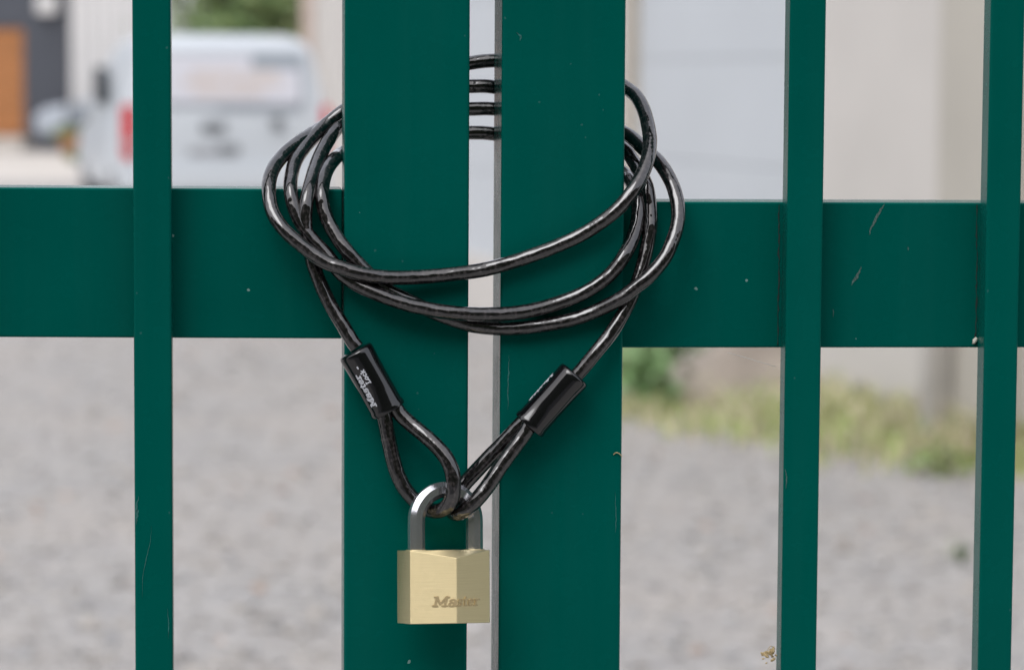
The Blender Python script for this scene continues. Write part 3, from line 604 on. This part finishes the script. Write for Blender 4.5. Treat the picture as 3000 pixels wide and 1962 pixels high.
# ------------------------------------------------------------------ cable
CR = .0043
def P3(*pts): return [at(x, y, d) for x, y, d in pts]
backY = PD+.0047
CB = backY
strand = P3(
 (1046, 1018, -.0116), (1035, 1003, -.0112), (1006, 955, -.0085), (962, 882, -.004), (918, 775, 0), (895, 665, .003), (898, 590, .006), (910, 540, .014), (930, 475, .036), (962, 412, .056), (1000, 362, CB+.002),   # C
 (1100, 282, CB+.004), (1240, 215, CB), (1380, 185, CB), (1445, 178, CB), (1560, 182, CB), (1700, 204, CB), (1790, 232, CB-.001),                                                                        # behind, top
 (1832, 257, .060), (1860, 279, .051), (1882, 314, .040), (1898, 366, .028), (1904, 421, .016), (1891, 488, .004), (1855, 557, -.005), (1802, 619, -.008), (1710, 684, -.0066), (1571, 744, -.006), (1431, 787, -.006), (1335, 802, -.0065),
 (1238, 811, -.0075), (1142, 813, -.0105), (1060, 803, -.0133), (1000, 785, -.0126), (948, 765, -.0105), (884, 720, -.0075), (832, 673, -.004), (799, 622, .002), (788, 568, .008), (794, 512, .018), (830, 455, .036), (893, 405, .056), (950, 372, CB+.009),      # A
 (1010, 350, CB+.012), (1190, 326, CB+.002), (1380, 319.5, CB), (1445, 319, CB), (1640, 345, CB), (1790, 375, CB-.002),
 (1835, 393, .058), (1861, 412, .051), (1884, 435, .043), (1927, 472, .029), (1956, 514, .018), (1976, 559, .010), (1986.5, 610, .004), (1985, 656, 0), (1970, 707, -.004), (1946, 758, -.008), (1904, 808, -.0105), (1862, 842, -.0105), (1818, 874, -.0098),
 (1746, 911, -.0058), (1673, 937, -.0046), (1576, 955, -.0045), (1480, 962, -.0045), (1383, 953, -.0045), (1311, 931, -.0045), (1248, 905, -.0045), (1190, 876, -.0045), (1132, 846, -.0045), (1084, 806, -.0045), (1046, 768, -.0045), (1019, 738, -.0040),
 (989, 699, -.001), (963, 653, .003), (948, 610, .006), (943, 572, .009), (946, 536, .016), (957, 500, .028), (978, 469, .044), (1004, 449, CB-.002),                                                  # F, D
 (1060, 424, CB+.001), (1190, 402, CB), (1380, 389, CB), (1445, 392, CB), (1640, 432, CB), (1780, 482, CB-.001),
 (1831, 511, .058), (1846, 530, .047), (1858, 553, .033), (1867, 580, .0185), (1871, 612, .0135), (1867, 652, .010), (1853, 700, .004), (1826, 753, -.003), (1788, 803, -.0046), (1721, 852, -.0045), (1625, 891, -.005), (1528, 914, -.008), (1431, 921, -.011), (1335, 917, -.0135),
 (1262, 907, -.0135), (1190, 891, -.0133), (1117, 866, -.0125), (1050, 836, -.0095), (1000, 802, -.0052), (956, 745, -.0015), (915, 702, .001), (880, 653, .004), (859, 602, .007), (851, 556, .0115), (854, 513, .024), (868, 468, .036), (906, 415, .054), (956, 366, CB), (1004, 328, CB+.003),   # E, B
 (1070, 290, CB+.012), (1190, 262, CB+.004), (1380, 253, CB), (1445, 255, CB), (1600, 300, CB+.006), (1740, 375, CB+.010), (1800, 415, CB+.004),
 (1836, 445, .059), (1855, 471, .050), (1870, 497, .038), (1895, 549, .017), (1904, 606, .0125), (1906, 655, .009), (1898, 712, .006), (1886, 767, .003), (1868, 826, .0), (1842, 888, -.004), (1794, 970, -.0085), (1745, 1033, -.0112), (1702, 1085, -.0115), (1690, 1098, -.0115))
cab = thing('cable', 'black vinyl coated steel cable coiled round the two gate posts', 'cable', (0, 0, 0))
tube('coil', catmull(strand, 14), CR, MT['cable'], cab, 22)
loopL = P3((1158, 1190, -.0100), (1170, 1210, -.0105), (1205, 1243, -.0135), (1243, 1274, -.0175), (1281, 1309, -.0215), (1310, 1346, -.0248), (1325, 1385, -.0268), (1328, 1421, -.0275), (1325, 1455, -.0265), (1308, 1484, -.0235), (1277, 1496, -.0185), (1242, 1485, -.0140),
 (1211, 1461, -.0122), (1183, 1426, -.0118), (1162, 1381, -.0115), (1148, 1331, -.0112), (1137, 1279, -.0110), (1127, 1226, -.0110), (1120, 1200, -.0110))
tube('end_loop', catmull(loopL, 12), CR+.0003, MT['cable'], cab, 22)
loopR = P3((1552, 1240, -.0145), (1543, 1260, -.0150), (1509, 1308, -.0165), (1470, 1361, -.0185), (1428, 1424, -.0212), (1396, 1463, -.0222), (1362, 1493, -.0205), (1338, 1503, -.0165), (1324, 1492, -.0105), (1332, 1458, -.0060), (1361, 1416, -.0050), (1385, 1390, -.0052), (1431, 1341, -.0062), (1480, 1291, -.0078), (1522, 1246, -.0088), (1536, 1230, -.0090))
tube('end_loop', catmull(loopR, 12), CR+.0003, MT['cable'], cab, 22)
def sleeve(p0, p1, rad, text_ang, flip, label):
    ax = (p1-p0); L = ax.length; ez = ax.normalized(); ex = Vector((0, -1, 0)); ex = (ex-ez*ex.dot(ez)).normalized(); ey = ez.cross(ex)
    bm = bmesh.new(); lathe(bm, [(.0048, -.0004), (rad*.72, -.0006), (rad*.92, -.0001), (rad*.975, .0010), (rad*.985, .003), (rad*.96, L*.25), (rad*.95, L*.6), (rad*.965, L-.0042), (rad, L-.0030), (rad*1.02, L-.0016), (rad*.99, L-.0004), (rad*.90, L), (rad*.84, L-.0006), (.0048, L-.002)], 48)
    o = smooth(obj('sleeve', bm, MT['sleeve'], cab), 50); o.matrix_local = Matrix.Translation(p0) @ Matrix((ex, ey, ez)).transposed().to_4x4(); o['label'] = label
    def wrap(x, y, lift):
        ang = text_ang+flip*y/rad; z = x; r = rad*.972+(.00012 if lift else -.0003); return (r*math.cos(ang), r*math.sin(ang), z)
    return o, wrap, L
pA, pB = at(1041, 1028, -.0116), at(1139, 1204, -.0116)
slL, wrapL, LL = sleeve(pA, pB, .0107, 0, 1, 'black sleeve on the left with white lettering')
pC, pD_ = at(1684, 1096, -.0116), at(1548, 1248, -.0116)
slR, wrapR, LR = sleeve(pC, pD_, .0103, 0, 1, 'black sleeve on the right with lettering on its hidden side')
# left: reads upwards from the lower end, tops of the letters to the left; right: reads downwards, seen edge on
for sl, rad, L, za, zb, ang0, sgn in ((slL, .0107*.972, LL, .0325, .0105, None, None), (slR, .0103*.972, LR, .009, .030, None, None)):
    ez = sl.matrix_local.col[2].xyz; ex = sl.matrix_local.col[0].xyz; ey = sl.matrix_local.col[1].xyz
    side = 1 if ey.dot(rt) > 0 else -1                      # +angle direction leads to the right of the picture?
    big, small = .0046, .0028
    def mk(x0, x1, base, hgt, updir):
        def fn(x, y, lift):
            z = x0+(x1-x0)*x; ang = side*(base+updir*y*hgt)/rad; r = rad+(.00012 if lift else -.0003)
            return (r*math.cos(ang), r*math.sin(ang), z)
        return fn
    if sl is slL:
        lettering('lettering', 'Master', MT['white_ink'], sl, mk(.0330, .0120, -.0046, .0036, -1), .10, .05, .12)
        lettering('lettering', 'Lock', MT['white_ink'], sl, mk(.0195, .0105, -.0007, small, -1), .10, .07, .05)
        lettering('lettering', '®', MT['white_ink'], sl, mk(.0092, .0072, -.0019, .0020, -1), .2, .08, 0)
    else:
        lettering('lettering', 'Master', MT['white_ink'], sl, mk(.0085, .0290, -.0181, big, 1), .10, .05, .12)
        lettering('lettering', 'Lock', MT['white_ink'], sl, mk(.0215, .0300, -.0214, small, 1), .10, .07, .05)
